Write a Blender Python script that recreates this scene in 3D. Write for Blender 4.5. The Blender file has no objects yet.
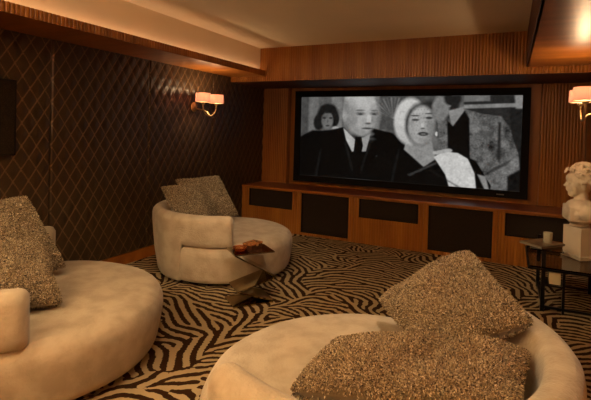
import bpy, bmesh, math, random
import numpy as np
from mathutils import Vector, Matrix, noise as mnoise
random.seed(7)
rng = np.random.default_rng(7)
scene = bpy.context.scene
COL = scene.collection
PI = math.pi
sin, cos = math.sin, math.cos

# ------------------------------------------------------------------ materials
def new_mat(name):
    m = bpy.data.materials.new(name); m.use_nodes = True
    nt = m.node_tree; b = nt.nodes['Principled BSDF']
    return m, nt, b
def N(nt, t, **kw):
    n = nt.nodes.new(t)
    for k, v in kw.items():
        if k in n.inputs: n.inputs[k].default_value = v
        else: setattr(n, k, v)
    return n
def simple(name, col, rough=.5, metal=0., spec=.5, emis=None, estr=0., trans=0., ior=1.45, alpha=1.):
    m, nt, b = new_mat(name)
    b.inputs['Base Color'].default_value = (*col, 1); b.inputs['Roughness'].default_value = rough
    b.inputs['Metallic'].default_value = metal; b.inputs['Specular IOR Level'].default_value = spec
    b.inputs['Transmission Weight'].default_value = trans; b.inputs['IOR'].default_value = ior
    if emis: b.inputs['Emission Color'].default_value = (*emis, 1); b.inputs['Emission Strength'].default_value = estr
    return m
def noisy(name, c1, c2, scale, rough=.5, bump=0., bscale=None, stretch=(1, 1, 1), detail=4, sheen=0., spec=.5, ramp=(.35, .65), bdist=.01, metal=0., coat=0.):
    m, nt, b = new_mat(name); L = nt.links.new
    tc = N(nt, 'ShaderNodeTexCoord'); mp = N(nt, 'ShaderNodeMapping'); mp.inputs['Scale'].default_value = stretch
    L(tc.outputs['Object'], mp.inputs['Vector'])
    nz = N(nt, 'ShaderNodeTexNoise'); nz.inputs['Scale'].default_value = scale; nz.inputs['Detail'].default_value = detail
    L(mp.outputs[0], nz.inputs['Vector'])
    cr = N(nt, 'ShaderNodeValToRGB'); cr.color_ramp.elements[0].color = (*c1, 1); cr.color_ramp.elements[1].color = (*c2, 1)
    cr.color_ramp.elements[0].position = ramp[0]; cr.color_ramp.elements[1].position = ramp[1]
    L(nz.outputs[0], cr.inputs[0]); L(cr.outputs[0], b.inputs['Base Color'])
    b.inputs['Roughness'].default_value = rough; b.inputs['Specular IOR Level'].default_value = spec; b.inputs['Metallic'].default_value = metal
    b.inputs['Sheen Weight'].default_value = sheen; b.inputs['Coat Weight'].default_value = coat
    if bump:
        n2 = N(nt, 'ShaderNodeTexNoise'); n2.inputs['Scale'].default_value = bscale or scale; n2.inputs['Detail'].default_value = 6
        L(mp.outputs[0], n2.inputs['Vector'])
        bp = N(nt, 'ShaderNodeBump'); bp.inputs['Strength'].default_value = bump; bp.inputs['Distance'].default_value = bdist
        L(n2.outputs[0], bp.inputs['Height']); L(bp.outputs[0], b.inputs['Normal'])
    return m
def attr_mat(name, rough=.9, emis=None, gain=1., sheen=0.):
    m, nt, b = new_mat(name)
    a = N(nt, 'ShaderNodeAttribute'); a.attribute_name = 'Col'
    if emis:
        b.inputs['Base Color'].default_value = (.004, .004, .004, 1)
        nt.links.new(a.outputs['Color'], b.inputs['Emission Color']); b.inputs['Emission Strength'].default_value = gain
    else: nt.links.new(a.outputs['Color'], b.inputs['Base Color'])
    b.inputs['Roughness'].default_value = rough; b.inputs['Sheen Weight'].default_value = sheen; b.inputs['Specular IOR Level'].default_value = .1
    return m

M = {}
M['wood'] = noisy('reeded_mahogany', (.23, .080, .010), (.35, .135, .018), 9, .38, .1, 60, (1, 1, .08), spec=.45)
M['wood_flat'] = noisy('flat_mahogany', (.24, .075, .011), (.37, .13, .02), 5, .36, .05, 40, (.25, 1.6, 1), spec=.5)
M['wood_dark'] = noisy('dark_mahogany', (.060, .017, .006), (.095, .028, .009), 5, .6, .05, 40, (1, .2, 1), spec=.4)
M['console_top'] = noisy('console_mahogany', (.16, .035, .012), (.26, .06, .018), 5, .3, 0, 40, (.2, 1.5, 1))
M['plaster'] = noisy('cream_ceiling_paint', (.80, .68, .48), (.84, .71, .505), 2, .8, .03, 120)
def leather_mat():
    m, nt, b = new_mat('brown_leather'); L = nt.links.new
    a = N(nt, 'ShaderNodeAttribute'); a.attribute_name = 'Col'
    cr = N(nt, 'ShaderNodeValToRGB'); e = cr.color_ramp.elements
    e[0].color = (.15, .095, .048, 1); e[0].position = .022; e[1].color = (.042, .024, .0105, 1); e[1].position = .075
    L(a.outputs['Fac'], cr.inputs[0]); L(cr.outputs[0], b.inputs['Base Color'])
    b.inputs['Roughness'].default_value = .34; b.inputs['Specular IOR Level'].default_value = .5
    tc = N(nt, 'ShaderNodeTexCoord'); n2 = N(nt, 'ShaderNodeTexNoise'); n2.inputs['Scale'].default_value = 60; L(tc.outputs['Object'], n2.inputs['Vector'])
    bp = N(nt, 'ShaderNodeBump'); bp.inputs['Strength'].default_value = .25; bp.inputs['Distance'].default_value = .003
    L(n2.outputs[0], bp.inputs['Height']); L(bp.outputs[0], b.inputs['Normal'])
    return m
M['leather'] = leather_mat()
M['plush'] = noisy('cream_plush', (.335, .275, .187), (.42, .348, .243), 9, .85, .6, 70, sheen=.2, spec=.1, ramp=(.38, .60), bdist=.006, detail=9)
M['piping'] = noisy('plush_piping', (.44, .33, .2), (.5, .38, .24), 8, .8, .2, 200, sheen=.2, spec=.15)
M['black'] = simple('black_velvet', (.006, .006, .006), .85, spec=.2)
M['grille'] = noisy('speaker_cloth', (.012, .007, .004), (.028, .017, .009), 140, .8, .4, 400, spec=.2)
M['blackmetal'] = simple('black_metal', (.012, .011, .01), .3, .6)
M['brass'] = noisy('aged_brass', (.50, .39, .2), (.62, .5, .28), 20, .42, metal=1.)
M['glass'] = simple('smoked_glass', (.30, .32, .25), .02, trans=1., ior=1.45)
M['mirror'] = noisy('bronze_mirror', (.33, .25, .13), (.36, .275, .145), 5, .07, metal=1.)
M['stone'] = noisy('cream_stone', (.60, .50, .34), (.70, .60, .43), 9, .6, .25, 60, spec=.35)
M['stone_block'] = noisy('pedestal_stone', (.62, .52, .36), (.68, .58, .42), 5, .5, .1, 60)
M['amber'] = simple('amber_glass', (.55, .13, .02), .05, trans=.7)
M['boxwood'] = noisy('burl_wood', (.14, .045, .012), (.42, .17, .05), 30, .22, 0, None)
M['boxdark'] = simple('dark_lacquer', (.05, .018, .008), .15)
M['candle'] = simple('cream_wax', (.62, .56, .36), .5)
M['paper'] = noisy('printed_cover', (.03, .03, .02), (.20, .14, .07), 13, .3)
M['pages'] = simple('page_edges', (.2, .17, .12), .8)
M['led'] = simple('cove_led', (1, .7, .4), .5, emis=(1, .62, .36), estr=3.6)
M['fill_led'] = simple('fill_cove_led', (1, .7, .4), .5, emis=(1, .66, .38), estr=45)  # glow of the added strip on the right ledge
M['bulb'] = simple('warm_bulb', (1, .8, .5), .5, emis=(1, .66, .36), estr=12)
M['lamp_trim'] = simple('downlight_trim', (.3, .25, .18), .4, .5)

def shade_mat():
    m, nt, b = new_mat('lit_fabric_shade'); L = nt.links.new
    b.inputs['Base Color'].default_value = (.8, .6, .42, 1); b.inputs['Roughness'].default_value = .8
    tr = N(nt, 'ShaderNodeBsdfTranslucent'); tr.inputs['Color'].default_value = (.62, .40, .33, 1)
    mx = N(nt, 'ShaderNodeMixShader'); mx.inputs[0].default_value = .42
    L(b.outputs[0], mx.inputs[1]); L(tr.outputs[0], mx.inputs[2]); L(mx.outputs[0], nt.nodes['Material Output'].inputs['Surface'])
    b.inputs['Emission Color'].default_value = (1, .40, .28, 1); b.inputs['Emission Strength'].default_value = .35
    return m
M['shade'] = shade_mat()

# ------------------------------------------------------------------ object helpers
def mesh_obj(name, verts, faces, mat, parent=None, smooth=False, loc=None):
    me = bpy.data.meshes.new(name); me.from_pydata([tuple(v) for v in verts], [], faces); me.update()
    if mat: me.materials.append(mat)
    if smooth: me.polygons.foreach_set('use_smooth', [True] * len(me.polygons))
    o = bpy.data.objects.new(name, me); COL.objects.link(o)
    if parent: o.parent = parent
    if loc: o.location = loc
    return o
def thing(name, label, cat, loc=(0, 0, 0), rz=0, group=None):
    o = bpy.data.objects.new(name, None); COL.objects.link(o); o.location = loc; o.rotation_euler = (0, 0, rz)
    o.empty_display_size = .1
    return tag(o, label, cat, group)
def tag(o, label, cat, group=None):
    o['label'] = label; o['category'] = cat
    if group: o['group'] = group
    return o
def struct(o): o['kind'] = 'structure'; return o

class MB:
    def __init__(s): s.v = []; s.f = []
    def add(s, v, f):
        k = len(s.v); s.v += [tuple(a) for a in v]; s.f += [tuple(i + k for i in q) for q in f]; return s
    def box(s, x0, x1, y0, y1, z0, z1, T=None):
        v = [(x, y, z) for z in (z0, z1) for y in (y0, y1) for x in (x0, x1)]
        if T: v = [T @ Vector(a) for a in v]
        return s.add(v, [(0, 2, 3, 1), (4, 5, 7, 6), (0, 1, 5, 4), (2, 6, 7, 3), (0, 4, 6, 2), (1, 3, 7, 5)])
    def tube(s, pts, r, n=12, closed=False):
        P = [Vector(p) for p in pts]; v = []; f = []; m = len(P)
        rr = r if isinstance(r, (list, tuple)) else [r] * m
        for i, p in enumerate(P):
            a = P[(i - 1) % m] if (closed or i > 0) else p; b = P[(i + 1) % m] if (closed or i < m - 1) else p
            t = (b - a).normalized(); u = t.cross(Vector((0, 0, 1)))
            if u.length < .1: u = t.cross(Vector((0, 1, 0)))
            u.normalize(); w = t.cross(u)
            v += [p + rr[i] * (u * cos(2 * PI * k / n) + w * sin(2 * PI * k / n)) for k in range(n)]
        for i in range(m if closed else m - 1):
            j = (i + 1) % m
            f += [(i * n + k, i * n + (k + 1) % n, j * n + (k + 1) % n, j * n + k) for k in range(n)]
        if not closed: f += [tuple(range(n)), tuple(range((m - 1) * n, m * n))[::-1]]
        return s.add(v, f)
    def lathe(s, prof, n=32, c=(0, 0), sx=1, sy=1):
        v = []; f = []
        for r, z in prof: v += [(c[0] + sx * r * cos(2 * PI * k / n), c[1] + sy * r * sin(2 * PI * k / n), z) for k in range(n)]
        for i in range(len(prof) - 1): f += [(i * n + k, i * n + (k + 1) % n, (i + 1) * n + (k + 1) % n, (i + 1) * n + k) for k in range(n)]
        if prof[0][0] > 1e-5: f.append(tuple(range(n))[::-1])
        if prof[-1][0] > 1e-5: f.append(tuple(range((len(prof) - 1) * n, len(prof) * n)))
        return s.add(v, f)
    def ball(s, c, r, n=16, m=10, R=None):
        r = r if isinstance(r, (tuple, list)) else (r, r, r); v = []; f = []
        for i in range(m + 1):
            a = PI * i / m
            for k in range(n):
                q = Vector((r[0] * sin(a) * cos(2 * PI * k / n), r[1] * sin(a) * sin(2 * PI * k / n), r[2] * cos(a)))
                if R: q = R @ q
                v.append(Vector(c) + q)
        for i in range(m): f += [(i * n + k, (i + 1) * n + k, (i + 1) * n + (k + 1) % n, i * n + (k + 1) % n) for k in range(n)]
        return s.add(v, f)
    def build(s, name, mat, parent=None, smooth=False, bevel=0, loc=None):
        o = mesh_obj(name, s.v, s.f, mat, parent, smooth, loc)
        bm = bmesh.new(); bm.from_mesh(o.data); bmesh.ops.remove_doubles(bm, verts=bm.verts, dist=1e-6)
        bmesh.ops.recalc_face_normals(bm, faces=bm.faces); bm.to_mesh(o.data); bm.free()
        if bevel:
            b = o.modifiers.new('b', 'BEVEL'); b.width = bevel; b.segments = 2; b.limit_method = 'ANGLE'
        if smooth and not bevel:
            o.data.set_sharp_from_angle(angle=math.radians(50))
        return o

PER = .034
def reed(mb, a0, a1, z0, z1, plane, face, back, amp=.0085):
    """solid board with half-round vertical reeds; face 'y-' runs along x, 'x+'/'x-' run along y"""
    n = max(1, round((a1 - a0) / PER)); k = 6
    pts = []
    for i in range(n * k + 1):
        t = i / k; fr = t - math.floor(t)
        pts.append((a0 + (a1 - a0) * i / (n * k), amp * math.sqrt(max(0, 1 - (2 * fr - 1) ** 2)) if fr > 0 else 0))
    sg = -1 if face.endswith('-') else 1
    def P(a, d, z): return (a, plane + sg * (d - amp), z) if face[0] == 'y' else (plane + sg * (d - amp), a, z)
    v = [P(a, d, z) for z in (z0, z1) for a, d in pts]; m = len(pts)
    f = [(i, i + 1, m + i + 1, m + i) for i in range(m - 1)]
    B = plane - sg * back
    def Q(a, z): return (a, B, z) if face[0] == 'y' else (B, a, z)
    v += [Q(a0, z0), Q(a1, z0), Q(a0, z1), Q(a1, z1)]; b = 2 * m
    f += [(b, b + 1, b + 3, b + 2), (0, m, b + 2, b), (m - 1, b + 1, b + 3, 2 * m - 1)]
    f += [tuple(range(m)) + (b + 1, b), tuple(range(m, 2 * m)) + (b + 3, b + 2)]
    mb.add(v, f)

# ------------------------------------------------------------------ room dimensions
XR = 4.53; YB = -8.2; ZC = 2.638; ZS = 2.249; ZB = 2.175
CON_Y = -.597; BULK_Y = -.98; CON_Z = .644

# ---- zebra carpet: oriented stripe growth gives branching stripes
def zebra_field():
    res = .0128; nx, ny = 360, 648
    X, Y = np.meshgrid(np.arange(nx) * res, np.arange(ny) * res + YB, indexing='ij')
    def lowf(scale, seed):
        r = np.random.default_rng(seed).standard_normal((nx, ny)); F = np.fft.fft2(r)
        kx = np.fft.fftfreq(nx, res)[:, None]; ky = np.fft.fftfreq(ny, res)[None]
        g = np.real(np.fft.ifft2(F * np.exp(-(kx ** 2 + ky ** 2) * scale ** 2 * 6))); return g / g.std()
    n1, n2, n3 = lowf(.22, 3), lowf(.12, 5), lowf(.30, 11)
    s = (X - 1.86 - .30 * (Y + 3.6) * .35 + .10 * n1) / .98
    d = s - np.round(s); ad = np.abs(d) * 2
    sg = np.where(d > 0, 1, -1)
    th = np.radians(84 - sg * (30 + 62 * np.clip(ad * 1.25, 0, 1)) + 24 * n2 + 12 * n3)
    nb = 12; angs = np.arange(nb) * PI / nb
    kx = np.fft.fftfreq(nx, res)[:, None]; ky = np.fft.fftfreq(ny, res)[None]
    f0 = 1 / .083
    filt = []; filt2 = []
    for a in angs:   # stripe direction a, wave vector perpendicular
        cx, cy = -sin(a), cos(a)
        g = 0
        for q in (1, -1): g = g + np.exp(-(((kx - q * f0 * cx) * cx + (ky - q * f0 * cy) * cy) ** 2 / (2 * 2.3 ** 2) + ((kx - q * f0 * cx) * -cy + (ky - q * f0 * cy) * cx) ** 2 / (2 * 2.5 ** 2)))
        filt.append(g)
        g = 0; f1 = 1 / .060
        for q in (1, -1): g = g + np.exp(-(((kx - q * f1 * cx) * cx + (ky - q * f1 * cy) * cy) ** 2 / (2 * 2.8 ** 2) + ((kx - q * f1 * cx) * -cy + (ky - q * f1 * cy) * cx) ** 2 / (2 * 3.2 ** 2)))
        filt2.append(g)
    W = [np.exp(-(np.angle(np.exp(2j * (th - a))) / 2) ** 2 / (2 * .16 ** 2)) for a in angs]; S = sum(W)
    u = np.random.default_rng(2).standard_normal((nx, ny)); mx_ = 1 / (1 + np.exp(-3 * lowf(.16, 21) - .6))
    for it in range(16):
        F = np.fft.fft2(u); u = sum(w * (np.real(np.fft.ifft2(F * g)) * mx_ + np.real(np.fft.ifft2(F * g2)) * (1 - mx_)) for w, g, g2 in zip(W, filt, filt2)) / S
        u = np.tanh(2.2 * u / u.std())
    F = np.fft.fft2(u + .25 * lowf(.012, 9)); u = np.real(np.fft.ifft2(F * np.exp(-(kx ** 2 + ky ** 2) * .0065 ** 2 * 6)))
    return X, Y, u
X, Y, U = zebra_field()
nx, ny = X.shape
V = np.zeros((nx, ny, 3)); V[..., 0] = X / X.max() * XR; V[..., 1] = YB + (Y - YB) / (Y.max() - YB) * (-YB)
idx = np.arange(nx * ny).reshape(nx, ny)
Fq = np.stack([idx[:-1, :-1], idx[1:, :-1], idx[1:, 1:], idx[:-1, 1:]], -1).reshape(-1, 4)
def grid_mesh(name, V, Fq, mat, parent=None, smooth=True):
    me = bpy.data.meshes.new(name); me.vertices.add(len(V)); me.vertices.foreach_set('co', V.astype(np.float32).ravel())
    me.loops.add(len(Fq) * 4); me.loops.foreach_set('vertex_index', Fq.astype(np.int32).ravel())
    me.polygons.add(len(Fq)); me.polygons.foreach_set('loop_start', np.arange(0, len(Fq) * 4, 4, dtype=np.int32))
    me.polygons.foreach_set('loop_total', np.full(len(Fq), 4, dtype=np.int32))
    me.update(calc_edges=True); me.validate()
    if smooth: me.polygons.foreach_set('use_smooth', [True] * len(me.polygons))
    me.materials.append(mat)
    o = bpy.data.objects.new(name, me); COL.objects.link(o)
    if parent: o.parent = parent
    return o
def set_col(o, rgb, nm='Col'):
    a = o.data.color_attributes.new(nm, 'FLOAT_COLOR', 'POINT')
    c = np.ones((len(o.data.vertices), 4), np.float32); c[:, :3] = rgb; a.data.foreach_set('color', c.ravel())
def zebra_mat():
    m, nt, b = new_mat('zebra_carpet'); L = nt.links.new
    a = N(nt, 'ShaderNodeAttribute'); a.attribute_name = 'Col'
    tc = N(nt, 'ShaderNodeTexCoord'); nz = N(nt, 'ShaderNodeTexNoise'); nz.inputs['Scale'].default_value = 90; nz.inputs['Detail'].default_value = 5
    L(tc.outputs['Object'], nz.inputs['Vector'])
    add = N(nt, 'ShaderNodeMath', operation='MULTIPLY_ADD'); add.inputs[1].default_value = .32; L(nz.outputs[0], add.inputs[0]); L(a.outputs['Fac'], add.inputs[2])
    cr = N(nt, 'ShaderNodeValToRGB'); e = cr.color_ramp.elements
    e[0].color = (.030, .013, .005, 1); e[0].position = .60; e[1].color = (.35, .262, .142, 1); e[1].position = .70
    L(add.outputs[0], cr.inputs[0]); L(cr.outputs[0], b.inputs['Base Color'])
    b.inputs['Roughness'].default_value = .95; b.inputs['Specular IOR Level'].default_value = .05
    n2 = N(nt, 'ShaderNodeTexNoise'); n2.inputs['Scale'].default_value = 260; L(tc.outputs['Object'], n2.inputs['Vector'])
    bp = N(nt, 'ShaderNodeBump'); bp.inputs['Strength'].default_value = .5; bp.inputs['Distance'].default_value = .006
    L(n2.outputs[0], bp.inputs['Height']); L(bp.outputs[0], b.inputs['Normal'])
    return m
fl = struct(grid_mesh('floor', V.reshape(-1, 3), Fq, zebra_mat()))
Un = np.clip(.5 + .5 * U.ravel() / .8, 0, 1)
set_col(fl, np.stack([Un] * 3, -1))

# ---- shell
struct(MB().box(-.1, 0, YB, .2, 0, ZC).build('wall_left', M['wood_dark']))
mb = MB(); reed(mb, YB, 0.0, 0, ZC, XR, 'x-', .1); struct(mb.build('wall_right', M['wood']))
struct(MB().box(-.1, XR + .1, YB - .1, YB, 0, ZC).build('wall_back', M['wood_dark']))
mb = MB(); reed(mb, 0, .471, 0, ZC, 0, 'y-', .24); reed(mb, 4.05, XR, 0, ZC, 0, 'y-', .24); mb.box(.471, 4.05, .12, .24, 0, ZC)
struct(mb.build('wall_front', M['wood']))
struct(MB().box(-.1, XR + .1, YB - .1, .24, ZC, ZC + .1).build('ceiling', M['plaster']))
# left soffit (flat veneer underside), its reeded lip, cove upstand
struct(MB().box(0, .60, YB, BULK_Y, ZS, ZS + .02).build('trim_1', M['wood_flat']))
mb = MB(); reed(mb, YB, BULK_Y, ZS, 2.324, .61, 'x+', .02); struct(mb.build('trim_2', M['wood']))
struct(MB().box(.40, .52, YB, BULK_Y, ZS + .02, ZC).build('trim_3', M['plaster']))
# bulkhead above the screen
mb = MB(); reed(mb, 0, XR, ZB + .002, ZC, BULK_Y, 'y-', .06); struct(mb.build('trim_4', M['wood']))
struct(MB().box(0, XR, BULK_Y + .02, 0, ZB, ZB + .02).build('trim_5', M['wood_dark']))
# right soffit box
struct(MB().box(3.845, XR, YB, BULK_Y, ZS, ZS + .02).build('trim_6', M['wood_flat']))
struct(MB().box(3.84, 3.86, YB, BULK_Y, ZS, ZC).build('trim_7', M['wood_dark']))
# unseen ledge added on the near right soffit to carry a fill strip
mb = MB(); reed(mb, YB, -3.85, ZS, 2.324, 3.735, 'x-', .02); mb.box(3.735, 3.84, YB, -3.85, ZS, ZS + .018); struct(mb.build('trim_8', M['wood']))
# baseboard
struct(MB().box(0, .022, YB, CON_Y, 0, .12).build('baseboard_left', M['wood_flat'], bevel=.004))

# cove LED
tag(MB().box(.535, .575, YB, BULK_Y - .03, ZS + .022, ZS + .032).build('cove_light', M['led']),
    'warm glowing strip of light in the ceiling cove above the leather wall', 'light')

tag(MB().box(3.765, 3.805, YB, -3.88, ZS + .020, ZS + .030).build('cove_light', M['fill_led']),  # out of view, added to brighten the ceiling
    'added unseen strip of warm fill light on the right soffit near the camera', 'light')

# ---- quilted panels
def quilt(y0, y1, label):
    z0, z1 = .12, ZS; step = .0105; W, H = (y1 - y0) / (9 if y1 - y0 < 1.3 else 11), .197
    na = int((y1 - y0) / step); nz = int((z1 - z0) / step)
    ya = np.linspace(y0 + .002, y1 - .002, na); za = np.linspace(z0, z1, nz); Yg, Zg = np.meshgrid(ya, za, indexing='ij')
    a = (Yg - y0) / W + (Zg - z0) / H; b = (Yg - y0) / W - (Zg - z0) / H
    da = np.abs(a - np.round(a)); db = np.abs(b - np.round(b))
    h = .020 + .013 * np.power(np.clip(4 * da * db, 0, 1), .42)
    dl = np.minimum(da, db); h += .0045 * np.exp(-(dl / .035) ** 2)
    e = np.minimum(np.minimum(Yg - y0, y1 - Yg) / .012, 1); h *= np.sqrt(np.clip(e, .02, 1))
    V = np.stack([h, Yg, Zg], -1); V[0, :, 0] = 0; V[-1, :, 0] = 0; V[:, 0, 0] = 0
    ix = np.arange(na * nz).reshape(na, nz)
    F = np.stack([ix[:-1, :-1], ix[1:, :-1], ix[1:, 1:], ix[:-1, 1:]], -1).reshape(-1, 4)
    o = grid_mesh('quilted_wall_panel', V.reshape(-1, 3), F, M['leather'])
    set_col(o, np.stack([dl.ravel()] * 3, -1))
    tag(o, label, 'wall panel', 'diamond quilted panels along the left wall')
quilt(-1.385, -.002, 'dark quilted leather wall panel in the corner next to the console and screen wall')
quilt(-2.565, -1.385, 'dark quilted leather wall panel that carries the twin shade wall lamp')
quilt(-3.74, -2.565, 'quilted leather wall panel above the open floor between the two left chaises')
quilt(-4.92, -3.74, 'quilted leather wall panel at the left edge around the black wall speaker')

# ---- in-wall speaker
t = thing('wall_speaker', 'flat black speaker set into the quilted wall at the left edge', 'speaker', (.03, -4.265, 1.23))
MB().box(-.03, .022, -.20, .20, 0, .62).build('frame', M['blackmetal'], t, bevel=.004)
MB().box(.018, .026, -.185, .185, .015, .605).build('grille', M['grille'], t)

# ---- media console: five cabinets and a continuous top
units = [(.0, .965, .155, .889, .342, .602, 'small', 'reeded wood cabinet with small black grille, next to the quilted leather wall'),
         (.965, 1.83, 1.04, 1.753, .038, .602, 'large', 'reeded wood cabinet with large dark grille, below the left half of the screen'),
         (1.83, 2.75, 1.903, 2.687, .35, .602, 'small', 'reeded wood cabinet with small black grille, middle of the five below the screen'),
         (2.75, 3.615, 2.815, 3.553, .043, .602, 'large', 'reeded wood cabinet with large dark grille, below the right half of the screen'),
         (3.615, XR, 3.688, 4.38, .335, .602, 'small', 'reeded wood cabinet with small black grille, behind the glass table and bust')]
for x0, x1, g0, g1, h0, h1, k, lab in units:
    cx = (x0 + x1) / 2
    t = thing('media_cabinet', lab, 'cabinet', (cx, CON_Y, 0), 0, 'reeded cabinets under the screen')
    mb = MB(); a, b = x0 + .001 - cx, x1 - .001 - cx; G0, G1 = g0 - cx, g1 - cx; zt = CON_Z - .026
    def rb(p, q, z0, z1): reed(mb, p, q, z0, z1, 0, 'y-', .02)
    rb(a, G0, 0, zt); rb(G1, b, 0, zt); rb(G0, G1, 0, h0); rb(G0, G1, h1, zt)
    mb.box(a, b, .10, .12, 0, zt); mb.box(a, a + .018, .02, .55, 0, zt); mb.box(b - .018, b, .02, .55, 0, zt); mb.box(a, b, .54, .56, 0, zt); mb.box(a, b, .02, .54, 0, .015)
    mb.build('cabinet_body', M['wood'], t)
    g = MB().box(G0 + .004, G1 - .004, .03, .04, h0 + .004, h1 - .004).build('grille', M['grille'], t)
    fr = MB(); w = .012
    for A in ((G0, G1, h0, h0 + w), (G0, G1, h1 - w, h1), (G0, G0 + w, h0, h1), (G1 - w, G1, h0, h1)): fr.box(A[0], A[1], .004, .03, A[2], A[3])
    fr.build('grille_frame', M['black'], t)
t = thing('console_top', 'long polished reddish wood top running across the cabinets under the screen', 'worktop', (0, CON_Y, CON_Z - .025))
MB().box(.001, XR - .01, .004, -CON_Y - .002, 0, .025).build('slab', M['console_top'], t)
MB().box(.001, XR - .01, -.014, .004, 0, .025).build('front_edge', M['wood_flat'], t, bevel=.003)

# ---- movie screen
SX0, SX1, SZ0, SZ1 = .601, 3.93, .70, 2.129
t = thing('projection_screen', 'wide black framed cinema screen showing a black and white film scene', 'screen', ((SX0 + SX1) / 2, .0, SZ0))
mb = MB(); hw = (SX1 - SX0) / 2; H = SZ1 - SZ0; bw = .093
mb.box(-hw, hw, 0, .06, 0, bw); mb.box(-hw, hw, 0, .06, H - bw, H); mb.box(-hw, -hw + bw, 0, .06, bw, H - bw); mb.box(hw - bw, hw, 0, .06, bw, H - bw)
mb.box(-hw + .05, hw - .05, .05, .118, .05, H - .05)
mb.build('screen_frame', M['black'], t)
MB().box(hw - .36, hw - .27, -.003, .0, .035, .050).build('badge', simple('grey_print', (.12, .12, .12), .5), t)

def film():
    W, Hh = 625, 255
    x = np.linspace(0, 2.4509, W); y = np.linspace(0, 1, Hh); XX, YY = np.meshgrid(x, y, indexing='ij')   # y downwards
    img = np.full((W, Hh), .22)
    def q(px, py):     # picture plane coordinates from a tracing grid 220 wide by about 90 high
        u = (px - 300.5) / 220; zt = 96 - 2 * u; zb = 176 + 18 * u
        # perspective along the wall
        uu = u * .744 / (1 - .256 * u) if False else u * 7.05 / (7.05 * (1 - u) + 5.55 * u) * 1.0
        uu = u / (u + (1 - u) * 1.0)
        return u, (py - zt) / (zb - zt)
    rat = 1.245    # right edge is that much closer than the left edge
    def Q(px, py):
        u, v = q(px, py); U = u / (u + rat * (1 - u)) if True else u
        U = u * 1.0 / (rat - (rat - 1) * u) * 1.0
        U = 1 - (1 - u) * 1 / (1 + (rat - 1) * u) if False else (rat * u) / (1 + (rat - 1) * u)
        return U * 2.4509, v
    def ell(cx, cy, rx, ry, val, rot=0, soft=.03, amt=1., shade=0):
        X0, Y0 = Q(cx, cy); sx = 2.4509 / 220; sy = 1 / 90.
        dx, dy = (XX - X0) / (rx * sx), (YY - Y0) / (ry * sy); a = math.radians(rot)
        dx, dy = dx * cos(a) + dy * sin(a), -dx * sin(a) + dy * cos(a)
        d = np.sqrt(dx ** 2 + dy ** 2); m = np.clip((1 - d) / (soft * 6) + .5, 0, 1) * amt
        v = val + shade * (-dx * .5 - dy * .5)
        img[:] = img * (1 - m) + v * m
    def poly(pts, val, soft=.006, amt=1., tex=None):
        P = np.array([Q(*p) for p in pts]); n = len(P); inside = np.zeros_like(XX, bool); dist = np.full_like(XX, 9.)
        for i in range(n):
            (x1, y1), (x2, y2) = P[i], P[(i + 1) % n]
            c = ((y1 > YY) != (y2 > YY)) & (XX < (x2 - x1) * (YY - y1) / (y2 - y1 + 1e-12) + x1); inside ^= c
            l = (x2 - x1) ** 2 + (y2 - y1) ** 2; tt = np.clip(((XX - x1) * (x2 - x1) + (YY - y1) * (y2 - y1)) / l, 0, 1)
            dist = np.minimum(dist, np.hypot(XX - x1 - tt * (x2 - x1), YY - y1 - tt * (y2 - y1)))
        sd = np.where(inside, dist, -dist); m = np.clip(sd / soft + .5, 0, 1) * amt
        v = val if tex is None else val + tex
        img[:] = img * (1 - m) + v * m
    def blur(a, s):
        kx = np.fft.fftfreq(a.shape[0])[:, None]; ky = np.fft.fftfreq(a.shape[1])[None]
        return np.real(np.fft.ifft2(np.fft.fft2(a) * np.exp(-(kx ** 2 + ky ** 2) * s ** 2 * 19)))
    def grain(s, seed):
        g = blur(np.random.default_rng(seed).standard_normal((W, Hh)), s); return g / g.std()
    img += .02 * grain(14, 1)
    # curtains at the left, rail of clothes at the right
    for a, b, v in ((300, 308, .16), (308, 318, .30), (318, 330, .22), (330, 342, .33), (342, 352, .2), (352, 385, .34)): poly([(a, 92), (b, 92), (b, 135), (a, 135)], v, .03)
    poly([(378, 92), (440, 92), (440, 130), (378, 130)], .17, .03)
    poly([(462, 92), (522, 92), (522, 130), (462, 130)], .07, .02)
    poly([(462, 92), (488, 92), (488, 100), (462, 101)], .30, .01); poly([(490, 96), (512, 96), (514, 103), (490, 104)], .06, .02)
    poly([(462, 104), (522, 102), (522, 106), (462, 108)], .38, .01); poly([(512, 92), (522, 92), (522, 110), (514, 108)], .42, .02)
    poly([(508, 108), (522, 108), (522, 195), (515, 195)], .05, .02)
    # plume fan behind
    for k in range(16):
        a = math.radians(200 + k * 9); x0, y0 = 392, 118
        poly([(x0, y0), (x0 + 26 * cos(a), y0 + 22 * sin(a)), (x0 + 26 * cos(a + .06), y0 + 22 * sin(a + .06))], .42 if k % 2 else .3, .012, .7)
    # seated guest at the far left, dark curls
    ell(327, 115, 12.5, 13, .035, soft=.05); ell(318, 122, 6, 9, .04, soft=.05); ell(334, 119, 5, 8, .04, soft=.05)
    ell(326.5, 120, 6.8, 9.5, .30, soft=.05, shade=-.08); ell(323.5, 117.5, 2, 1.1, .09, soft=.1); ell(330, 117.5, 2, 1.1, .09, soft=.1)
    ell(327, 125.5, 2.4, .9, .11, soft=.1); ell(327, 121, .9, 2, .22, soft=.1); ell(327, 108, 9, 5, .04, soft=.06)
    ell(335, 128, 3.5, 2, .62, rot=-25, soft=.06)
    poly([(299, 137), (312, 130), (330, 131), (342, 127), (346, 200), (299, 200)], .012, .02)
    poly([(300.5, 146), (302.5, 146), (302.5, 166), (300.5, 166)], .2, .01)
    # elderly gentleman, dark suit
    poly([(300, 140), (318, 132), (343, 127), (352, 132), (372, 128), (392, 133), (410, 150), (414, 205), (300, 205)], .012, .015)
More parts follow.
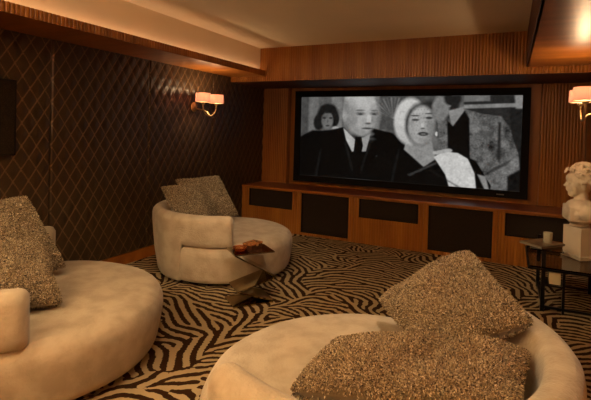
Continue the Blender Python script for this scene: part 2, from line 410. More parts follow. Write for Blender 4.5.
    ell(360.5, 113, 17, 24, .62, rot=-4, soft=.03, shade=.10); ell(358, 98, 16.5, 13, .66, soft=.04)
    ell(350, 120, 6, 16, .36, soft=.2, amt=.8); ell(357, 131, 9, 4, .42, soft=.2, amt=.6); ell(371.5, 119, 1.6, 4, .36, soft=.2, amt=.8)
    ell(345, 111, 4, 14, .42, soft=.08); ell(344, 115, 2.8, 5, .5, soft=.06); ell(376, 117, 4, 10, .45, soft=.12, amt=.6)
    ell(359.5, 113, 5, 2, .30, soft=.12, amt=.8); ell(373, 113, 4.5, 2, .30, soft=.12, amt=.8)
    ell(359.5, 113.5, 2.3, .8, .08, soft=.12); ell(373, 113.5, 2, .8, .08, soft=.12)
    ell(359, 109.6, 5, .9, .32, rot=-5, soft=.12); ell(373.5, 109.8, 4, .9, .32, rot=6, soft=.12)
    ell(367.8, 119, 2.4, 4.8, .74, soft=.1); ell(367.5, 123.2, 3, 1.1, .25, soft=.12); ell(366.5, 128.3, 6, 1.0, .18, soft=.1)
    ell(365, 134, 8, 3, .46, soft=.12, amt=.7); ell(362, 139, 12, 2.5, .25, soft=.12, amt=.7)
    poly([(343, 128), (349, 134), (357, 142), (362, 138), (364, 152), (352, 152), (346, 140)], .66, .01)
    poly([(362, 138), (370, 134), (366, 152), (358, 152)], .5, .01)
    poly([(355, 137), (361, 137), (363, 146), (360, 163), (353, 160)], .015, .006)
    ell(377, 158, 1.2, 1.6, .35, soft=.1)
    # woman in pale close hat
    poly([(395, 150), (404, 150), (436, 158), (478, 160), (494, 190), (494, 205), (300, 205), (330, 175)], .014, .015)
    ell(435, 117, 11, 17, .05, rot=-10, soft=.05); ell(441, 127, 6, 10, .05, soft=.06)
    poly([(406, 140), (430, 138), (436, 160), (424, 168), (404, 150)], .46, .015)
    ell(409, 121, 16, 24, .74, rot=20, soft=.03, shade=.14); ell(427, 119, 14, 19, .07, rot=0, soft=.04)
    ell(419, 124, 14.6, 21.5, .10, rot=10, soft=.04); ell(420.5, 125.5, 12.8, 20, .58, rot=6, soft=.04, shade=.14); ell(431, 130, 5, 13, .34, rot=8, soft=.2, amt=.7); ell(411, 128, 3, 10, .42, rot=8, soft=.2, amt=.6)
    for k in range(9):   # veil mesh
        for j in range(7): ell(411 + k * 3 + (j % 2) * 1.4, 109 + j * 4.2, .55, .5, .32, soft=.2, amt=.7)
    ell(414.5, 119.5, 3.6, 1.2, .12, rot=-8, soft=.1); ell(428, 117.5, 3.4, 1.2, .12, rot=-8, soft=.1)
    ell(414, 115.2, 4.5, .7, .16, rot=-14, soft=.1); ell(428.5, 113, 4.2, .7, .16, rot=6, soft=.1)
    ell(421.5, 125.5, 1.6, 3.6, .70, soft=.12); ell(422, 128.3, 2.2, .8, .22, soft=.12)
    ell(422.5, 134, 5, 2, .07, rot=-8, soft=.08); ell(422.5, 134.2, 2.6, .6, .4, rot=-8, soft=.1)
    ell(436, 134, 1.5, 2.2, .8, soft=.08); ell(440, 134, 3, 5, .04, soft=.08)
    # man in tweed jacket, face turned away
    tw = .035 * grain(1.0, 4) + .05 * grain(7, 6)
    poly([(436, 116), (462, 108), (480, 113), (500, 116), (508, 127), (518, 155), (520, 172), (508, 192), (494, 200), (480, 180), (440, 160)], .25, .01, tex=tw)
    ell(446, 105, 10.5, 13.5, .055, rot=0, soft=.04); ell(439, 108, 8, 13, .38, rot=20, soft=.05); ell(448, 103, 1.8, 3, .5, soft=.06); ell(451, 98, 8, 7, .05, soft=.06)
    poly([(447, 110), (462, 106), (464, 116), (455, 130), (450, 124)], .42, .015)
    poly([(446, 120), (452, 126), (463, 110), (468, 118), (470, 160), (448, 158)], .016, .012)
    poly([(497, 122), (500, 122), (500, 165), (497, 160)], .07, .02); poly([(480, 128), (492, 134), (486, 140), (478, 134)], .14, .03, .7)
    poly([(492, 170), (512, 160), (508, 166), (484, 178)], .08, .02, .8)
    # pale wrap and hands
    wr = .03 * grain(2.0, 8)
    poly([(434, 158), (444, 152), (458, 154), (468, 160), (475, 172), (478, 196), (452, 195), (446, 176)], .80, .01, tex=wr)
    poly([(467, 158), (476, 162), (492, 188), (490, 200), (478, 198), (475, 175)], .012, .01)
    for k in range(4): ell(436 + k * 4.2, 153.5 - .8 * k, 3.2, 1.8, .62, rot=15, soft=.08)
    poly([(478, 176), (486, 178), (490, 192), (486, 192)], .42, .015)
    poly([(508, 178), (522, 170), (522, 198), (508, 196)], .03, .02)
    poly([(408, 176), (436, 163), (437, 165), (410, 178)], .16, .01, .6)
    for x0, y0, x1, y1 in ((344, 142, 352, 172), (370, 140, 360, 172), (320, 150, 312, 200), (398, 150, 390, 190), (430, 172, 470, 196)):
        poly([(x0, y0), (x0 + 2, y0), (x1 + 2.5, y1), (x1, y1)], .045, .02, .8)
    img += .035 * grain(1.3, 30) * img ** .5 + .02 * grain(5, 31) * np.clip(img * 3, 0, 1)
    img2 = np.clip(blur(img, .9), .006, 1) ** 1.4
    return img2[:, ::-1]   # flip so row 0 is the bottom
im = film(); Wp, Hp = im.shape
xs = np.linspace(-hw + bw, hw - bw, Wp); zs = np.linspace(bw, H - bw, Hp)
Xg, Zg = np.meshgrid(xs, zs, indexing='ij'); V = np.stack([Xg, np.full_like(Xg, .045), Zg], -1).reshape(-1, 3)
ix = np.arange(Wp * Hp).reshape(Wp, Hp); F = np.stack([ix[:-1, :-1], ix[1:, :-1], ix[1:, 1:], ix[:-1, 1:]], -1).reshape(-1, 4)
pic = grid_mesh('picture', V, F, attr_mat('projected_film', .7, True, .5), t, False)
g = im.reshape(-1); set_col(pic, np.stack([g * 1.0, g * .985, g * .95], -1)); pic['label'] = 'black and white film image of four people in dark clothes'

# ------------------------------------------------------------------ round swivel chaises
def chaise(name_label, c, facing, R, span=(92, 268)):
    t = thing('round_chaise', name_label, 'sofa', (c[0], c[1], 0), math.radians(facing), 'round plush chaises around the room')
    n = 96
    # plinth
    MB().lathe([(R * .80, 0), (R * .80, .05)], 64).build('plinth', M['black'], t, True)
    prof = [(0, .035), (R * .86, .035), (R * .92, .045), (R * .955, .08), (R * .985, .2), (R * 1.0, .30), (R * .995, .345), (R * .97, .385), (R * .92, .412), (R * .82, .426), (R * .5, .436), (0, .44)]
    v = []; f = []
    # smooth densify of the profile
    P = []
    for i in range(len(prof) - 1):
        for k in range(4): a = k / 4; P.append((prof[i][0] * (1 - a) + prof[i + 1][0] * a, prof[i][1] * (1 - a) + prof[i + 1][1] * a))
    P.append(prof[-1])
    mb = MB(); mb.lathe(P, n)
    def wob(x, y, z): return .006 * mnoise.noise(Vector((x * 3.1 + c[0] * 5, y * 3.1 + c[1], z * 4)))
    mb.v = [(x * (1 + wob(x, y, z)), y * (1 + wob(x, y, z)), z + (1.3 * wob(x + 5, y, z) if z > .3 else 0)) for x, y, z in mb.v]
    b = mb.build('seat', M['plush'], t, True)
    s = b.modifiers.new('s', 'SMOOTH'); s.iterations = 6; s.factor = .5
    mb = MB(); mb.tube([(R * .905 * cos(2 * PI * k / 96), R * .905 * sin(2 * PI * k / 96), .052) for k in range(96)], .007, 6, True); mb.build('piping', M['piping'], t, True)
    # wrapped back
    sec_n = 28; rows = []
    th0, th1 = math.radians(span[0]), math.radians(span[1]); m = 110
    def smooth(a): a = min(1, max(0, a)); return a * a * (3 - 2 * a)
    for i in range(m + 1):
        th = th0 + (th1 - th0) * i / m
        e = min(th - th0, th1 - th); en = math.sqrt(max(0, min(1, 1 - (1 - min(1, e / .07)) ** 2)))  # rounded ends
        arm = smooth((e - math.radians(40)) / math.radians(2.5)); zb = .395 + (.04 - .395) * arm
        top = .69 - .022 * (1 - en)
        ro_b = R * 1.0 + .010; ro_t = R + .032; ri_b = R - .155; ri_t = R - .105
        if arm > 0: ro_b = R * .955 * arm + (R + .010) * (1 - arm)
        pts = [(ri_b, zb + .02), (ri_b, zb + .0), (R - .06, zb - .0), (ro_b - .008, zb), (ro_b, zb + .010)]
        for k in range(1, 6):
            a = k / 6; zz = zb + .025 + (top - .06 - zb - .025) * a
            full = .04 + (.63 - .04) * 0
            base_r = (R * .955 + (ro_t - R * .955) * (1 - (1 - min(1, (zz - .04) / .60)) ** 1.7)); pts.append((max(base_r, ro_b if arm < .5 else 0), zz))
        cxr = (ro_t + ri_t) / 2; hwid = (ro_t - ri_t) / 2
        for k in range(9):
            a = PI * k / 8; pts.append((cxr + hwid * cos(a), top - .06 + .06 * sin(a)))
        for k in range(1, 5):
            a = k / 5; zz = top - .06 + (zb + .02 - top + .06) * a; pts.append((ri_t + (ri_b - ri_t) * a, zz))
        cr = R - .055; czz = (top + zb) / 2
        sc = .25 + .75 * en
        row = []
        for r, z in pts:
            r2 = cr + (r - cr) * sc; z2 = czz + (z - czz) * (.90 + .10 * en) if arm < .5 else z
            if arm < .5: z2 = max(z2, .395)
            w = .007 * mnoise.noise(Vector((cos(th) * 2.5 + c[0] * 3, sin(th) * 2.5, z2 * 5)))
            row.append(((r2 + w) * cos(th), (r2 + w) * sin(th), z2))
        rows.append(row)
    k = len(rows[0]); v = [p for row in rows for p in row]; f = []
    for i in range(m):
        for j in range(k): f.append((i * k + j, i * k + (j + 1) % k, (i + 1) * k + (j + 1) % k, (i + 1) * k + j))
    f += [tuple(range(k)), tuple(range(m * k, (m + 1) * k))[::-1]]
    o = MB().add(v, f).build('backrest', M['plush'], t, True)
    s = o.modifiers.new('s', 'SMOOTH'); s.iterations = 2; s.factor = .5
    return t
chaise('round cream plush chaise with wrapped back beside the screen console, facing away from camera', (.975, -2.365), 35, .73, (90, 276))
chaise('round cream plush chaise cut off by the left edge of the photo', (1.035, -4.495), 52.9, .762, (85, 270))
chaise('round cream plush chaise nearest the camera holding two fuzzy cushions', (3.20, -4.408), 145.7, .755, (92, 268))

# ------------------------------------------------------------------ shaggy cushions
def pile_mat(name, c):
    m, nt, b = new_mat(name)
    a = N(nt, 'ShaderNodeAttribute'); a.attribute_name = 'Col'
    nt.links.new(a.outputs['Color'], b.inputs['Base Color']); b.inputs['Roughness'].default_value = .55
    b.inputs['Sheen Weight'].default_value = .3; b.inputs['Specular IOR Level'].default_value = .35
    return m
PM = pile_mat('shaggy_pile', None)
PAL = np.array([(.52, .405, .235), (.34, .25, .13), (.15, .10, .046), (.85, .73, .52), (.045, .027, .011)]) * .82
def cushion(label, TL, TR, BR, BL, T, ntuft, tl=.0085, tw=.0027, crease=0., seed=1, pinch=.06):
    TL, TR, BR, BL = [np.array(p, float) for p in (TL, TR, BR, BL)]
    nrm = np.cross(TR - BL, TL - BR); nrm /= np.linalg.norm(nrm)
    r = np.random.default_rng(seed)
    def S(u, v, side):
        pu = u * (1 - pinch * (1 - v * v) - .045 * (u * v) ** 4); pv = v * (1 - pinch * (1 - u * u) - .045 * (u * v) ** 4)
        a = ((pu + 1) / 2)[..., None]; b = ((pv + 1) / 2)[..., None]
        p = (BL * (1 - a) + BR * a) * (1 - b) + (TL * (1 - a) + TR * a) * b
        h = T / 2 * (np.clip(1 - u * u, 0, 1) * np.clip(1 - v * v, 0, 1)) ** .42
        h = h * (1 + .13 * np.sin(u * 3.1 + seed + 1.7 * v) + .08 * np.sin(v * 5 + seed * 2 + side + 2 * u) + .05 * np.sin(9 * u - 7 * v + seed))
        h = h - crease * np.exp(-((u - .12 - .25 * v) / .15) ** 2) * np.clip(1 - v * v * .6, 0, 1) * (1 if side > 0 else -.3)
        return p + nrm * (h * side)[..., None]
    n = 36; verts = []; faces = []; cols = []; off = 0
    lin = np.linspace(-1, 1, n + 1); U_, V_ = np.meshgrid(lin, lin, indexing='ij'); ix = np.arange((n + 1) ** 2).reshape(n + 1, n + 1)
    for side in (1, -1):
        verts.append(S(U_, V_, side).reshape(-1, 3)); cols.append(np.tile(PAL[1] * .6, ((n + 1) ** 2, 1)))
        q = np.stack([ix[:-1, :-1], ix[1:, :-1], ix[1:, 1:], ix[:-1, 1:]], -1).reshape(-1, 4) + off
        faces.append(q if side > 0 else q[:, ::-1]); off += (n + 1) ** 2
    for side, m in ((1, int(ntuft * .72)), (-1, int(ntuft * .28))):
        u, v = r.uniform(-1, 1, m), r.uniform(-1, 1, m); e = .01
        p = S(u, v, side); du = S(np.minimum(1, u + e), v, side) - S(np.maximum(-1, u - e), v, side); dv = S(u, np.minimum(1, v + e), side) - S(u, np.maximum(-1, v - e), side)
        nn = np.cross(du, dv) * side; nn /= np.linalg.norm(nn, axis=1, keepdims=True) + 1e-12
        tan = r.normal(size=(m, 3)); tan -= nn * (tan * nn).sum(1, keepdims=True); tan /= np.linalg.norm(tan, axis=1, keepdims=True); bi = np.cross(nn, tan)
        tip = nn * r.uniform(.35, 1, (m, 1)) + tan * r.uniform(-1, 1, (m, 1)) + np.array((0, 0, -.2)); tip /= np.linalg.norm(tip, axis=1, keepdims=True); tip *= tl * r.uniform(.5, 1.4, (m, 1))
        w = bi * tw * r.uniform(.6, 1.3, (m, 1))
        verts.append(np.stack([p - w, p + w, p + tip + w * .5, p + tip - w * .5], 1).reshape(-1, 3))
        faces.append(np.arange(m * 4).reshape(m, 4) + off); off += m * 4
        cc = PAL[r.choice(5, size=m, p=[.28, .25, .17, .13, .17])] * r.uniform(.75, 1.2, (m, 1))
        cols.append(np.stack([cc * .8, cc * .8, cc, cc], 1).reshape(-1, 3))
    c = (TL + TR + BR + BL) / 4; base = np.array((c[0], c[1], min(p[2] for p in (TL, TR, BR, BL))))
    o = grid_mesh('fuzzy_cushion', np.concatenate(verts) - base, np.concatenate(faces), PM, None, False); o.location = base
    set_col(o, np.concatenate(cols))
    return tag(o, label, 'cushion', 'shaggy fuzzy cushions on the round chaises')
# near chaise
cushion('shaggy tan cushion at the back of the nearest chaise with one corner pointing up', (3.545, -3.76, .885), (3.84, -4.22, .73), (3.40, -4.30, .49), (3.06, -3.84, .54), .25, 60000, seed=3)
cushion('large shaggy tan cushion lying at the front of the nearest chaise', (3.04, -4.49, .575), (3.83, -4.24, .61), (3.79, -4.66, .57), (2.99, -4.84, .52), .25, 75000, seed=5, crease=.05)
# left chaise
cushion('tall shaggy cushion standing against the back of the left chaise', (.55, -4.82, .96), (.64, -4.34, .99), (.93, -4.22, .48), (.82, -4.75, .47), .22, 36000, seed=7)
cushion('shaggy cushion behind the near arm of the left chaise, low corner on the seat', (.95, -4.92, .86), (1.10, -4.53, .74), (1.44, -4.62, .46), (1.28, -5.00, .52), .22, 36000, seed=8)
# far chaise
cushion('shaggy cushion on the far chaise with its top corner pointing up beside the console', (.352, -2.50, .92), (.683, -2.11, .957), (.95, -2.06, .50), (.62, -2.46, .49), .20, 22000, seed=11)
cushion('shaggy cushion on the far chaise resting in front against the wrapped back', (.42, -2.79, .87), (.66, -2.46, .88), (.93, -2.57, .55), (.70, -2.84, .55), .20, 22000, seed=12)

# ------------------------------------------------------------------ zigzag side table
ang = math.atan2(.78, .62)
t = thing('zigzag_side_table', 'bronze mirrored zigzag side table standing in front of the far chaise', 'side table', (1.69, -3.25, 0), ang)
LA, DP, th = .36, .26, .012
def slab(p, q, name):   # profile segment (a,z)->(a,z), thickness inward
    d = Vector((q[0] - p[0], 0, q[1] - p[1])).normalized(); n_ = Vector((-d.z, 0, d.x)) * th
    v = []
    for y in (0, DP):
        for a, z in (p, q): v.append((a, y, z))
        for a, z in (q, p): v.append((a + n_.x, y, z + n_.z))
    return MB().add(v, [(0, 1, 2, 3), (7, 6, 5, 4), (0, 4, 5, 1), (1, 5, 6, 2), (2, 6, 7, 3), (3, 7, 4, 0)]).build(name, M['mirror'], t, bevel=.0015)
slab((0, .438), (LA, .438), 'table_top'); slab((.004, .434), (LA, .228), 'upper_panel')
slab((LA, .222), (.035, .135), 'middle_panel'); slab((.035, .123), (LA, .014), 'lower_panel'); slab((0, .001), (LA, .001), 'base')
E_ = Vector((cos(ang), sin(ang), 0)); D_ = Vector((-sin(ang), cos(ang), 0)); O_ = Vector((1.69, -3.25, 0))
def on_table(a, d, z): p = O_ + E_ * a + D_ * d; return (p.x, p.y, z)
b = thing('cigar_box', 'small burl wood box with dark sides on the zigzag side table', 'box', on_table(.21, .15, .4505), ang + .55)
MB().box(-.075, .075, -.05, .05, 0, .04).build('box_base', M['boxdark'], b, bevel=.002)
MB().box(-.077, .077, -.052, .052, .041, .056).build('lid', M['boxwood'], b, bevel=.002)
MB().box(-.012, .012, -.056, -.05, .03, .048).build('clasp', M['brass'], b)
b = thing('amber_bowl', 'shallow amber glass bowl at the left corner of the zigzag table', 'bowl', on_table(.075, .10, .4505), 0)
MB().lathe([(0, .002), (.035, .0), (.05, .012), (.064, .036), (.060, .038), (.045, .016), (.03, .008), (0, .008)], 28).build('dish', M['amber'], b, True)
MB().box(-.03, .03, -.02, .02, .012, .035).build('sweets', M['boxwood'], b, bevel=.006)
b = thing('coaster', 'flat dark lacquer tray under the bowl on the zigzag table', 'tray', on_table(.2, .045, .4505), ang)
MB().box(-.07, .07, -.035, .035, 0, .006).build('tray_plate', M['boxdark'], b, bevel=.001)

# ------------------------------------------------------------------ glass table with bust
tx0, tx1, ty0, ty1 = 3.885, 4.47, -2.0, -1.2
t = thing('glass_side_table', 'black framed glass table beside the right wall carrying the stone bust', 'table', ((tx0 + tx1) / 2, (ty0 + ty1) / 2, 0))
ox, oy = (tx0 + tx1) / 2, (ty0 + ty1) / 2; a, b_ = (tx1 - tx0) / 2, (ty1 - ty0) / 2
MB().box(-a + .01, a - .01, -b_ + .01, b_ - .01, .378, .39).build('glass_top', M['glass'], t)
fr = MB()
for A in ((-a, a, -b_, -b_ + .018), (-a, a, b_ - .018, b_), (-a, -a + .018, -b_, b_), (a - .018, a, -b_, b_)): fr.box(*A, .362, .3775)
fr.build('top_frame', M['blackmetal'], t)
for lx, ly, hz in ((4.005, ty0 + .05, .525), (tx1 - .025, ty0 + .05, .362), (4.005, ty1 - .05, .525), (tx1 - .025, ty1 - .05, .362)):
    MB().box(lx - ox - .016, lx - ox + .016, ly - oy - .016, ly - oy + .016, 0, hz).build('leg', M['blackmetal'], t, bevel=.002)
fr = MB(); fr.box(4.005 - ox, a - .025, ty0 + .04 - oy, ty0 + .06 - oy, .03, .05); fr.box(4.005 - ox, a - .025, ty1 - .06 - oy, ty1 - .04 - oy, .03, .05); fr.box(3.995 - ox, 4.015 - ox, -b_ + .05, b_ - .05, .03, .05)
fr.build('stretcher', M['blackmetal'], t)
MB().box(3.90 - ox, 4.15 - ox, -b_ + .02, -b_ + .46, .525, .535).build('upper_shelf', M['glass'], t)
fr = MB(); fr.box(4.02 - ox, 4.17 - ox, -b_ + .04, -b_ + .24, .222, .234); fr.box(4.15 - ox, 4.17 - ox, -b_ + .04, -b_ + .06, 0, .362)
fr.build('lower_shelf', M['blackmetal'], t)
tag(MB().box(-.045, .045, -.045, .045, 0, .105).build('candle_block', M['candle'], None, bevel=.004, loc=(4.095, -1.88, .2345)), 'square cream candle on the small shelf under the glass table top', 'candle')
b = thing('magazine', 'dark covered magazine lying askew on the upper glass shelf', 'magazine', (4.0, -1.77, .5355), math.radians(50))
MB().box(-.15, .15, -.11, .11, 0, .016).build('page_block', M['pages'], b); MB().box(-.152, .152, -.112, .112, .0165, .019).build('cover', M['paper'], b)
b = thing('glass_tumbler', 'frosted glass tumbler standing on the magazine', 'tumbler', (4.045, -1.74, .555))
MB().lathe([(0, 0), (.034, 0), (.038, .09), (.035, .09), (.032, .008), (0, .008)], 28).build('tumbler_body', simple('frosted_glass', (.75, .7, .5), .25, trans=.55), b, True)
MB().lathe([(0, .009), (.030, .009), (.031, .05), (0, .05)], 24).build('candle_wax', M['candle'], b, True)

# pedestal + bust
pa = math.atan2(.56, .83); PC = Vector((4.345, -1.445, .3905))
b = thing('bust_pedestal', 'square cream stone block under the classical bust on the glass table', 'pedestal', PC, pa)
MB().box(-.110, .110, -.110, .110, .035, .29).build('block', M['stone_block'], b, bevel=.003)
MB().box(-.120, .120, -.120, .120, 0, .035).build('plinth', M['stone_block'], b, bevel=.004)

def remeshed(mb, name, mat, parent, vox=.005, it=3):
    o = mb.build(name, mat, parent, False)
    r = o.modifiers.new('r', 'REMESH'); r.mode = 'VOXEL'; r.voxel_size = vox; r.use_smooth_shade = True
    s = o.modifiers.new('s', 'SMOOTH'); s.iterations = it; s.factor = .5
    return o
# bust looks towards local +x ; turned to face the left of the room
bt = thing('classical_bust', 'cream stone classical head of a woman with flowers in her hair', 'bust', (PC.x - .03, PC.y, .3905 + .296), math.radians(187)); bt.scale = (1.12,) * 3
mb = MB()
mb.ball((-.005, 0, .395), (.092, .074, .105))                  # skull
mb.ball((.030, 0, .350), (.060, .056, .085))                  # face
mb.ball((.052, 0, .292), (.030, .028, .028))                  # chin
mb.ball((.030, 0, .310), (.048, .048, .042))                  # jaw
mb.ball((.070, 0, .405), (.026, .050, .035))                  # brow
mb.add([(.083, 0, .392), (.118, 0, .345), (.085, -.017, .338), (.085, .017, .338), (.07, 0, .335)], [(0, 2, 1), (0, 1, 3), (1, 2, 4), (1, 4, 3), (0, 3, 4, 2)])
mb.ball((.099, 0, .349), (.013, .011, .010))
mb.ball((.084, 0, .325), (.013, .020, .007)); mb.ball((.081, 0, .313), (.012, .018, .007))
for s in (-1, 1):
    mb.ball((.078, s * .027, .372), (.012, .016, .009)); mb.ball((.052, s * .040, .340), (.026, .020, .030))
    mb.ball((-.005, s * .076, .350), (.018, .008, .030))
mb.v = [((x) * 1.12, y * 1.12, .25 + (z - .25) * 1.12 - .03) for x, y, z in mb.v]
mb.tube([(-.015, 0, .33), (-.010, 0, .27), (-.010, 0, .22), (-.01, 0, .17)], [.050, .048, .056, .095], 20)
mb.ball((-.01, 0, .155), (.112, .170, .070)); mb.ball((.010, 0, .105), (.112, .150, .085)); mb.box(-.085, .100, -.125, .125, .045, .165); mb.ball((0, 0, .060), (.095, .115, .06))
for s in (-1, 1): mb.ball((.060, s * .055, .105), (.052, .055, .060)); mb.ball((-.02, s * .14, .125), (.060, .050, .070))
remeshed(mb, 'head_and_chest', M['stone'], bt, .006, 2)
mb = MB(); r2 = random.Random(4)
for k in range(170):
    az = r2.uniform(0, 2 * PI); el = r2.uniform(-.35, 1.45)
    x = -.022 + .098 * cos(az) * cos(el); y = .085 * sin(az) * cos(el); z = .405 + .108 * sin(el)
    if x > .045 and z < .455: continue
    if x > .0 and z < .37: continue
    mb.ball((x, y, z), r2.uniform(.012, .021), 10, 6)
mb.ball((-.105, 0, .385), (.05, .05, .045))
for k in range(26): a = r2.uniform(0, 2 * PI); mb.ball((-.115 + .04 * cos(a), .045 * sin(a), .385 + r2.uniform(-.04, .04)), .016, 10, 6)
mb.v = [((x) * 1.12, y * 1.12, .25 + (z - .25) * 1.12 - .03) for x, y, z in mb.v]
remeshed(mb, 'hair', M['stone'], bt, .005, 1)
def flower(cx, cy, cz, nx_, ny_, nz_, s):
    mb = MB(); nrm = Vector((nx_, ny_, nz_)).normalized(); q = Vector((0, 0, 1)).rotation_difference(nrm).to_matrix()
    for k in range(6):
        a = 2 * PI * k / 6; R_ = q @ Matrix.Rotation(a, 3, 'Z'); mb.ball(Vector((cx, cy, cz)) + R_ @ Vector((s * .6, 0, .003)), (s * .5, s * .34, s * .2), 10, 6, R_)
    mb.ball(Vector((cx, cy, cz)) + nrm * .006, s * .28, 8, 6); return mb
for fx, fy, fz, ax, ay, az, s in ((.060, .035, .478, 1, .5, .6, .030), (.052, -.045, .474, .8, -.6, .6, .026), (.010, .088, .455, .2, 1, .4, .028), (-.03, -.08, .47, 0, -1, .5, .026), (.02, .02, .512, .3, .2, 1, .03), (-.04, .05, .502, -.2, .5, 1, .028), (.095, .01, .462, 1, .1, .5, .026)):
    flower(fx * 1.12, fy * 1.12, .25 + (fz - .25) * 1.12 - .03, ax, ay, az, s * 1.1).build('flower', M['stone'], bt, True)
mb = MB(); mb.lathe([(0, 0), (.07, 0), (.068, .012), (.05, .03), (.06, .05), (0, .05)], 24); mb.build('socle', M['stone'], bt, True)

# ------------------------------------------------------------------ wall lamps
def sconce(label, wx, wy, s):
    t = thing('wall_lamp', label, 'wall lamp', (wx, wy, 1.64), 0, 'brass twin shade wall lamps')
    off = .255 * s
    # backplate
    mb = MB(); pr_ = [(0, -.001), (.052, 0), (.058, .010), (.045, .018), (.028, .026), (0, .030)]
    n = 28; v = []; f = []
    for r, d in pr_: v += [(s * d, r * cos(2 * PI * k / n), .125 + 1.15 * r * sin(2 * PI * k / n)) for k in range(n)]
    for i in range(len(pr_) - 1): f += [(i * n + k, i * n + (k + 1) % n, (i + 1) * n + (k + 1) % n, (i + 1) * n + k) for k in range(n)]
    mb.add(v, f).build('backplate', M['brass'], t, True)
    MB().tube([(s * .02, 0, .125), (s * .06, 0, .10), (s * .15, 0, .09), (s * .22, 0, .06), (off, 0, .02)], .009, 10).build('stem', M['brass'], t, True)
    for q in (-1, 1):
        pts = [(off, q * .135 * sin(a), .13 - .115 * cos(a)) for a in np.linspace(0, PI / 2, 9)] + [(off, q * .135, .16)]
        MB().tube(pts, .0085, 10).build('arm', M['brass'], t, True)
        MB().lathe([(0, .150), (.016, .150), (.028, .166), (.030, .172), (0, .172)], 20, (off, q * .135)).build('drip_cup', M['brass'], t, True)
        MB().ball((off, q * .135, .24), (.018, .018, .032)).build('bulb', M['bulb'], t, True)
        mb = MB(); c = (off, q * .135)
        v = MB(); v.lathe([(.094, .182), (.089, .290), (.086, .290), (.091, .182), (.094, .182)], 36, c)
        v.f = [x for x in v.f if len(x) == 4]; sh = v.build('shade', M['shade'], t, True)
        for rr, zz in ((.093, .182), (.0885, .290)):
            rim = MB(); rim.tube([(off + rr * cos(2 * PI * k / 32), q * .135 + rr * sin(2 * PI * k / 32), zz) for k in range(32)], .0028, 6, True)
            rim.build('shade_rim', M['brass'], sh, True)
        L = bpy.data.lights.new('lamp_light', 'POINT'); L.energy = 4.2; L.color = (1, .66, .36); L.shadow_soft_size = .03
        lo = bpy.data.objects.new('lamp_light', L); COL.objects.link(lo); lo.parent = t; lo.location = (off, q * .135, .275)
    return t
sconce('brass wall lamp with two lit fabric shades on the quilted leather wall', .034, -1.80, 1)
sconce('brass wall lamp with lit fabric shade above the stone bust at the right', XR - .01, -1.80, -1)

# ------------------------------------------------------------------ unseen lights added for brightness: ceiling downlights, uplighters
def added_spot(x, y, e, tgt, size=70, col=(1, .77, .51), soft=.07, blend=.6):  # unseen downlights, added to light the seats and the bust
    t = thing('downlight', 'small round ceiling downlight added out of view to light the room', 'ceiling light', (x, y, ZC - .012), 0, 'added ceiling downlights out of view')
    MB().lathe([(.038, .0), (.055, .0), (.055, .012), (.038, .012), (.038, 0)], 24).build('trim_ring', M['lamp_trim'], t, True)
    L = bpy.data.lights.new('added_beam', 'SPOT'); L.energy = e; L.color = col; L.spot_size = math.radians(size); L.spot_blend = blend; L.shadow_soft_size = soft
    lo = bpy.data.objects.new('added_beam', L); COL.objects.link(lo); lo.location = (x, y, ZC - .02)
    d = Vector(tgt) - Vector(lo.location); lo.rotation_euler = d.to_track_quat('-Z', 'Y').to_euler()
    return t
added_spot(3.2, -3.6, 75, (3.35, -4.3, .5), 66)
added_spot(2.9, -4.7, 110, (1.2, -2.4, .4), 34)
added_spot(2.5, -5.0, 62, (1.4, -4.5, .4), 70)
added_spot(1.6, -3.8, 48, (2.3, -1.2, .5), 90)
added_spot(2.5, -2.95, 60, (4.25, -1.5, .85), 40)
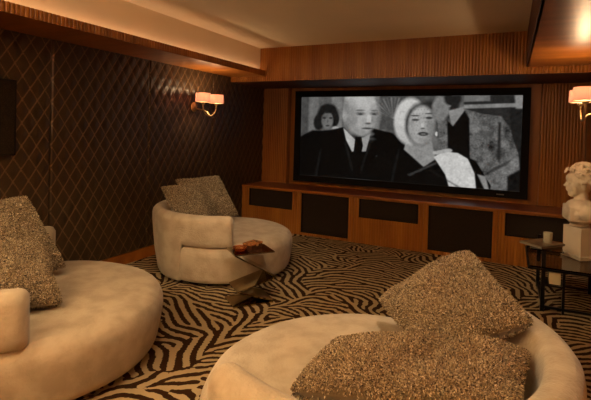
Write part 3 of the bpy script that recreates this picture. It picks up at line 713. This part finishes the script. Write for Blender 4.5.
def uplighter(x, y, lab, e=500):  # unseen lamp, added to lift the ceiling and its soft bounce
    t = thing('fill_floor_lamp', lab, 'floor lamp', (x, y, 0), 0, 'added fill floor lamps behind the seats')
    MB().lathe([(0, 0), (.14, 0), (.14, .015), (.02, .03), (0, .03)], 32).build('base', M['brass'], t, True)
    MB().tube([(0, 0, .02), (0, 0, 1.66)], .011, 12).build('pole', M['brass'], t, True)
    MB().lathe([(0, 1.64), (.03, 1.65), (.14, 1.72), (.17, 1.76), (.165, 1.76), (.13, 1.73), (.02, 1.665), (0, 1.665)], 32).build('bowl', M['brass'], t, True)
    MB().ball((0, 0, 1.73), .03).build('bulb', M['bulb'], t, True)
    L = bpy.data.lights.new('fill_uplight', 'SPOT'); L.energy = e; L.spot_size = math.radians(165); L.spot_blend = .3; L.color = (1, .79, .54); L.shadow_soft_size = .06
    lo = bpy.data.objects.new('fill_uplight', L); COL.objects.link(lo); lo.parent = t; lo.location = (0, 0, 1.80); lo.rotation_euler = (PI, 0, 0)
uplighter(4.1, -7.6, 'added unseen brass uplighter for fill light, rear right corner behind the camera')
uplighter(1.5, -7.5, 'added unseen brass uplighter for fill light, rear left corner behind the camera')

w = bpy.data.worlds.new('World'); scene.world = w; w.use_nodes = True
w.node_tree.nodes['Background'].inputs[0].default_value = (1, .7, .45, 1); w.node_tree.nodes['Background'].inputs[1].default_value = .02

# ------------------------------------------------------------------ camera
cam = bpy.data.cameras.new('camera'); co = bpy.data.objects.new('camera', cam); COL.objects.link(co); scene.camera = co
yaw, pitch, roll = map(math.radians, (26.163, -.961, 1.616))
fw = Vector((-sin(yaw), cos(yaw), 0)); rt = Vector((cos(yaw), sin(yaw), 0)); up = Vector((0, 0, 1))
fw2 = fw * cos(pitch) + up * sin(pitch); up2 = up * cos(pitch) - fw * sin(pitch)
rt3 = rt * cos(roll) + up2 * sin(roll); up3 = up2 * cos(roll) - rt * sin(roll)
co.matrix_world = Matrix(((rt3.x, up3.x, -fw2.x, 3.716), (rt3.y, up3.y, -fw2.y, -6.293), (rt3.z, up3.z, -fw2.z, 1.5), (0, 0, 0, 1)))
cam.sensor_fit = 'HORIZONTAL'; cam.sensor_width = 36; cam.lens = 438.187 / 591 * 36; cam.shift_y = -62.191 / 591; cam.clip_start = .02
vs = scene.view_settings; vs.view_transform = 'Standard'; vs.look = 'None'; vs.gamma = 1; vs.use_curve_mapping = False; vs.exposure = .55
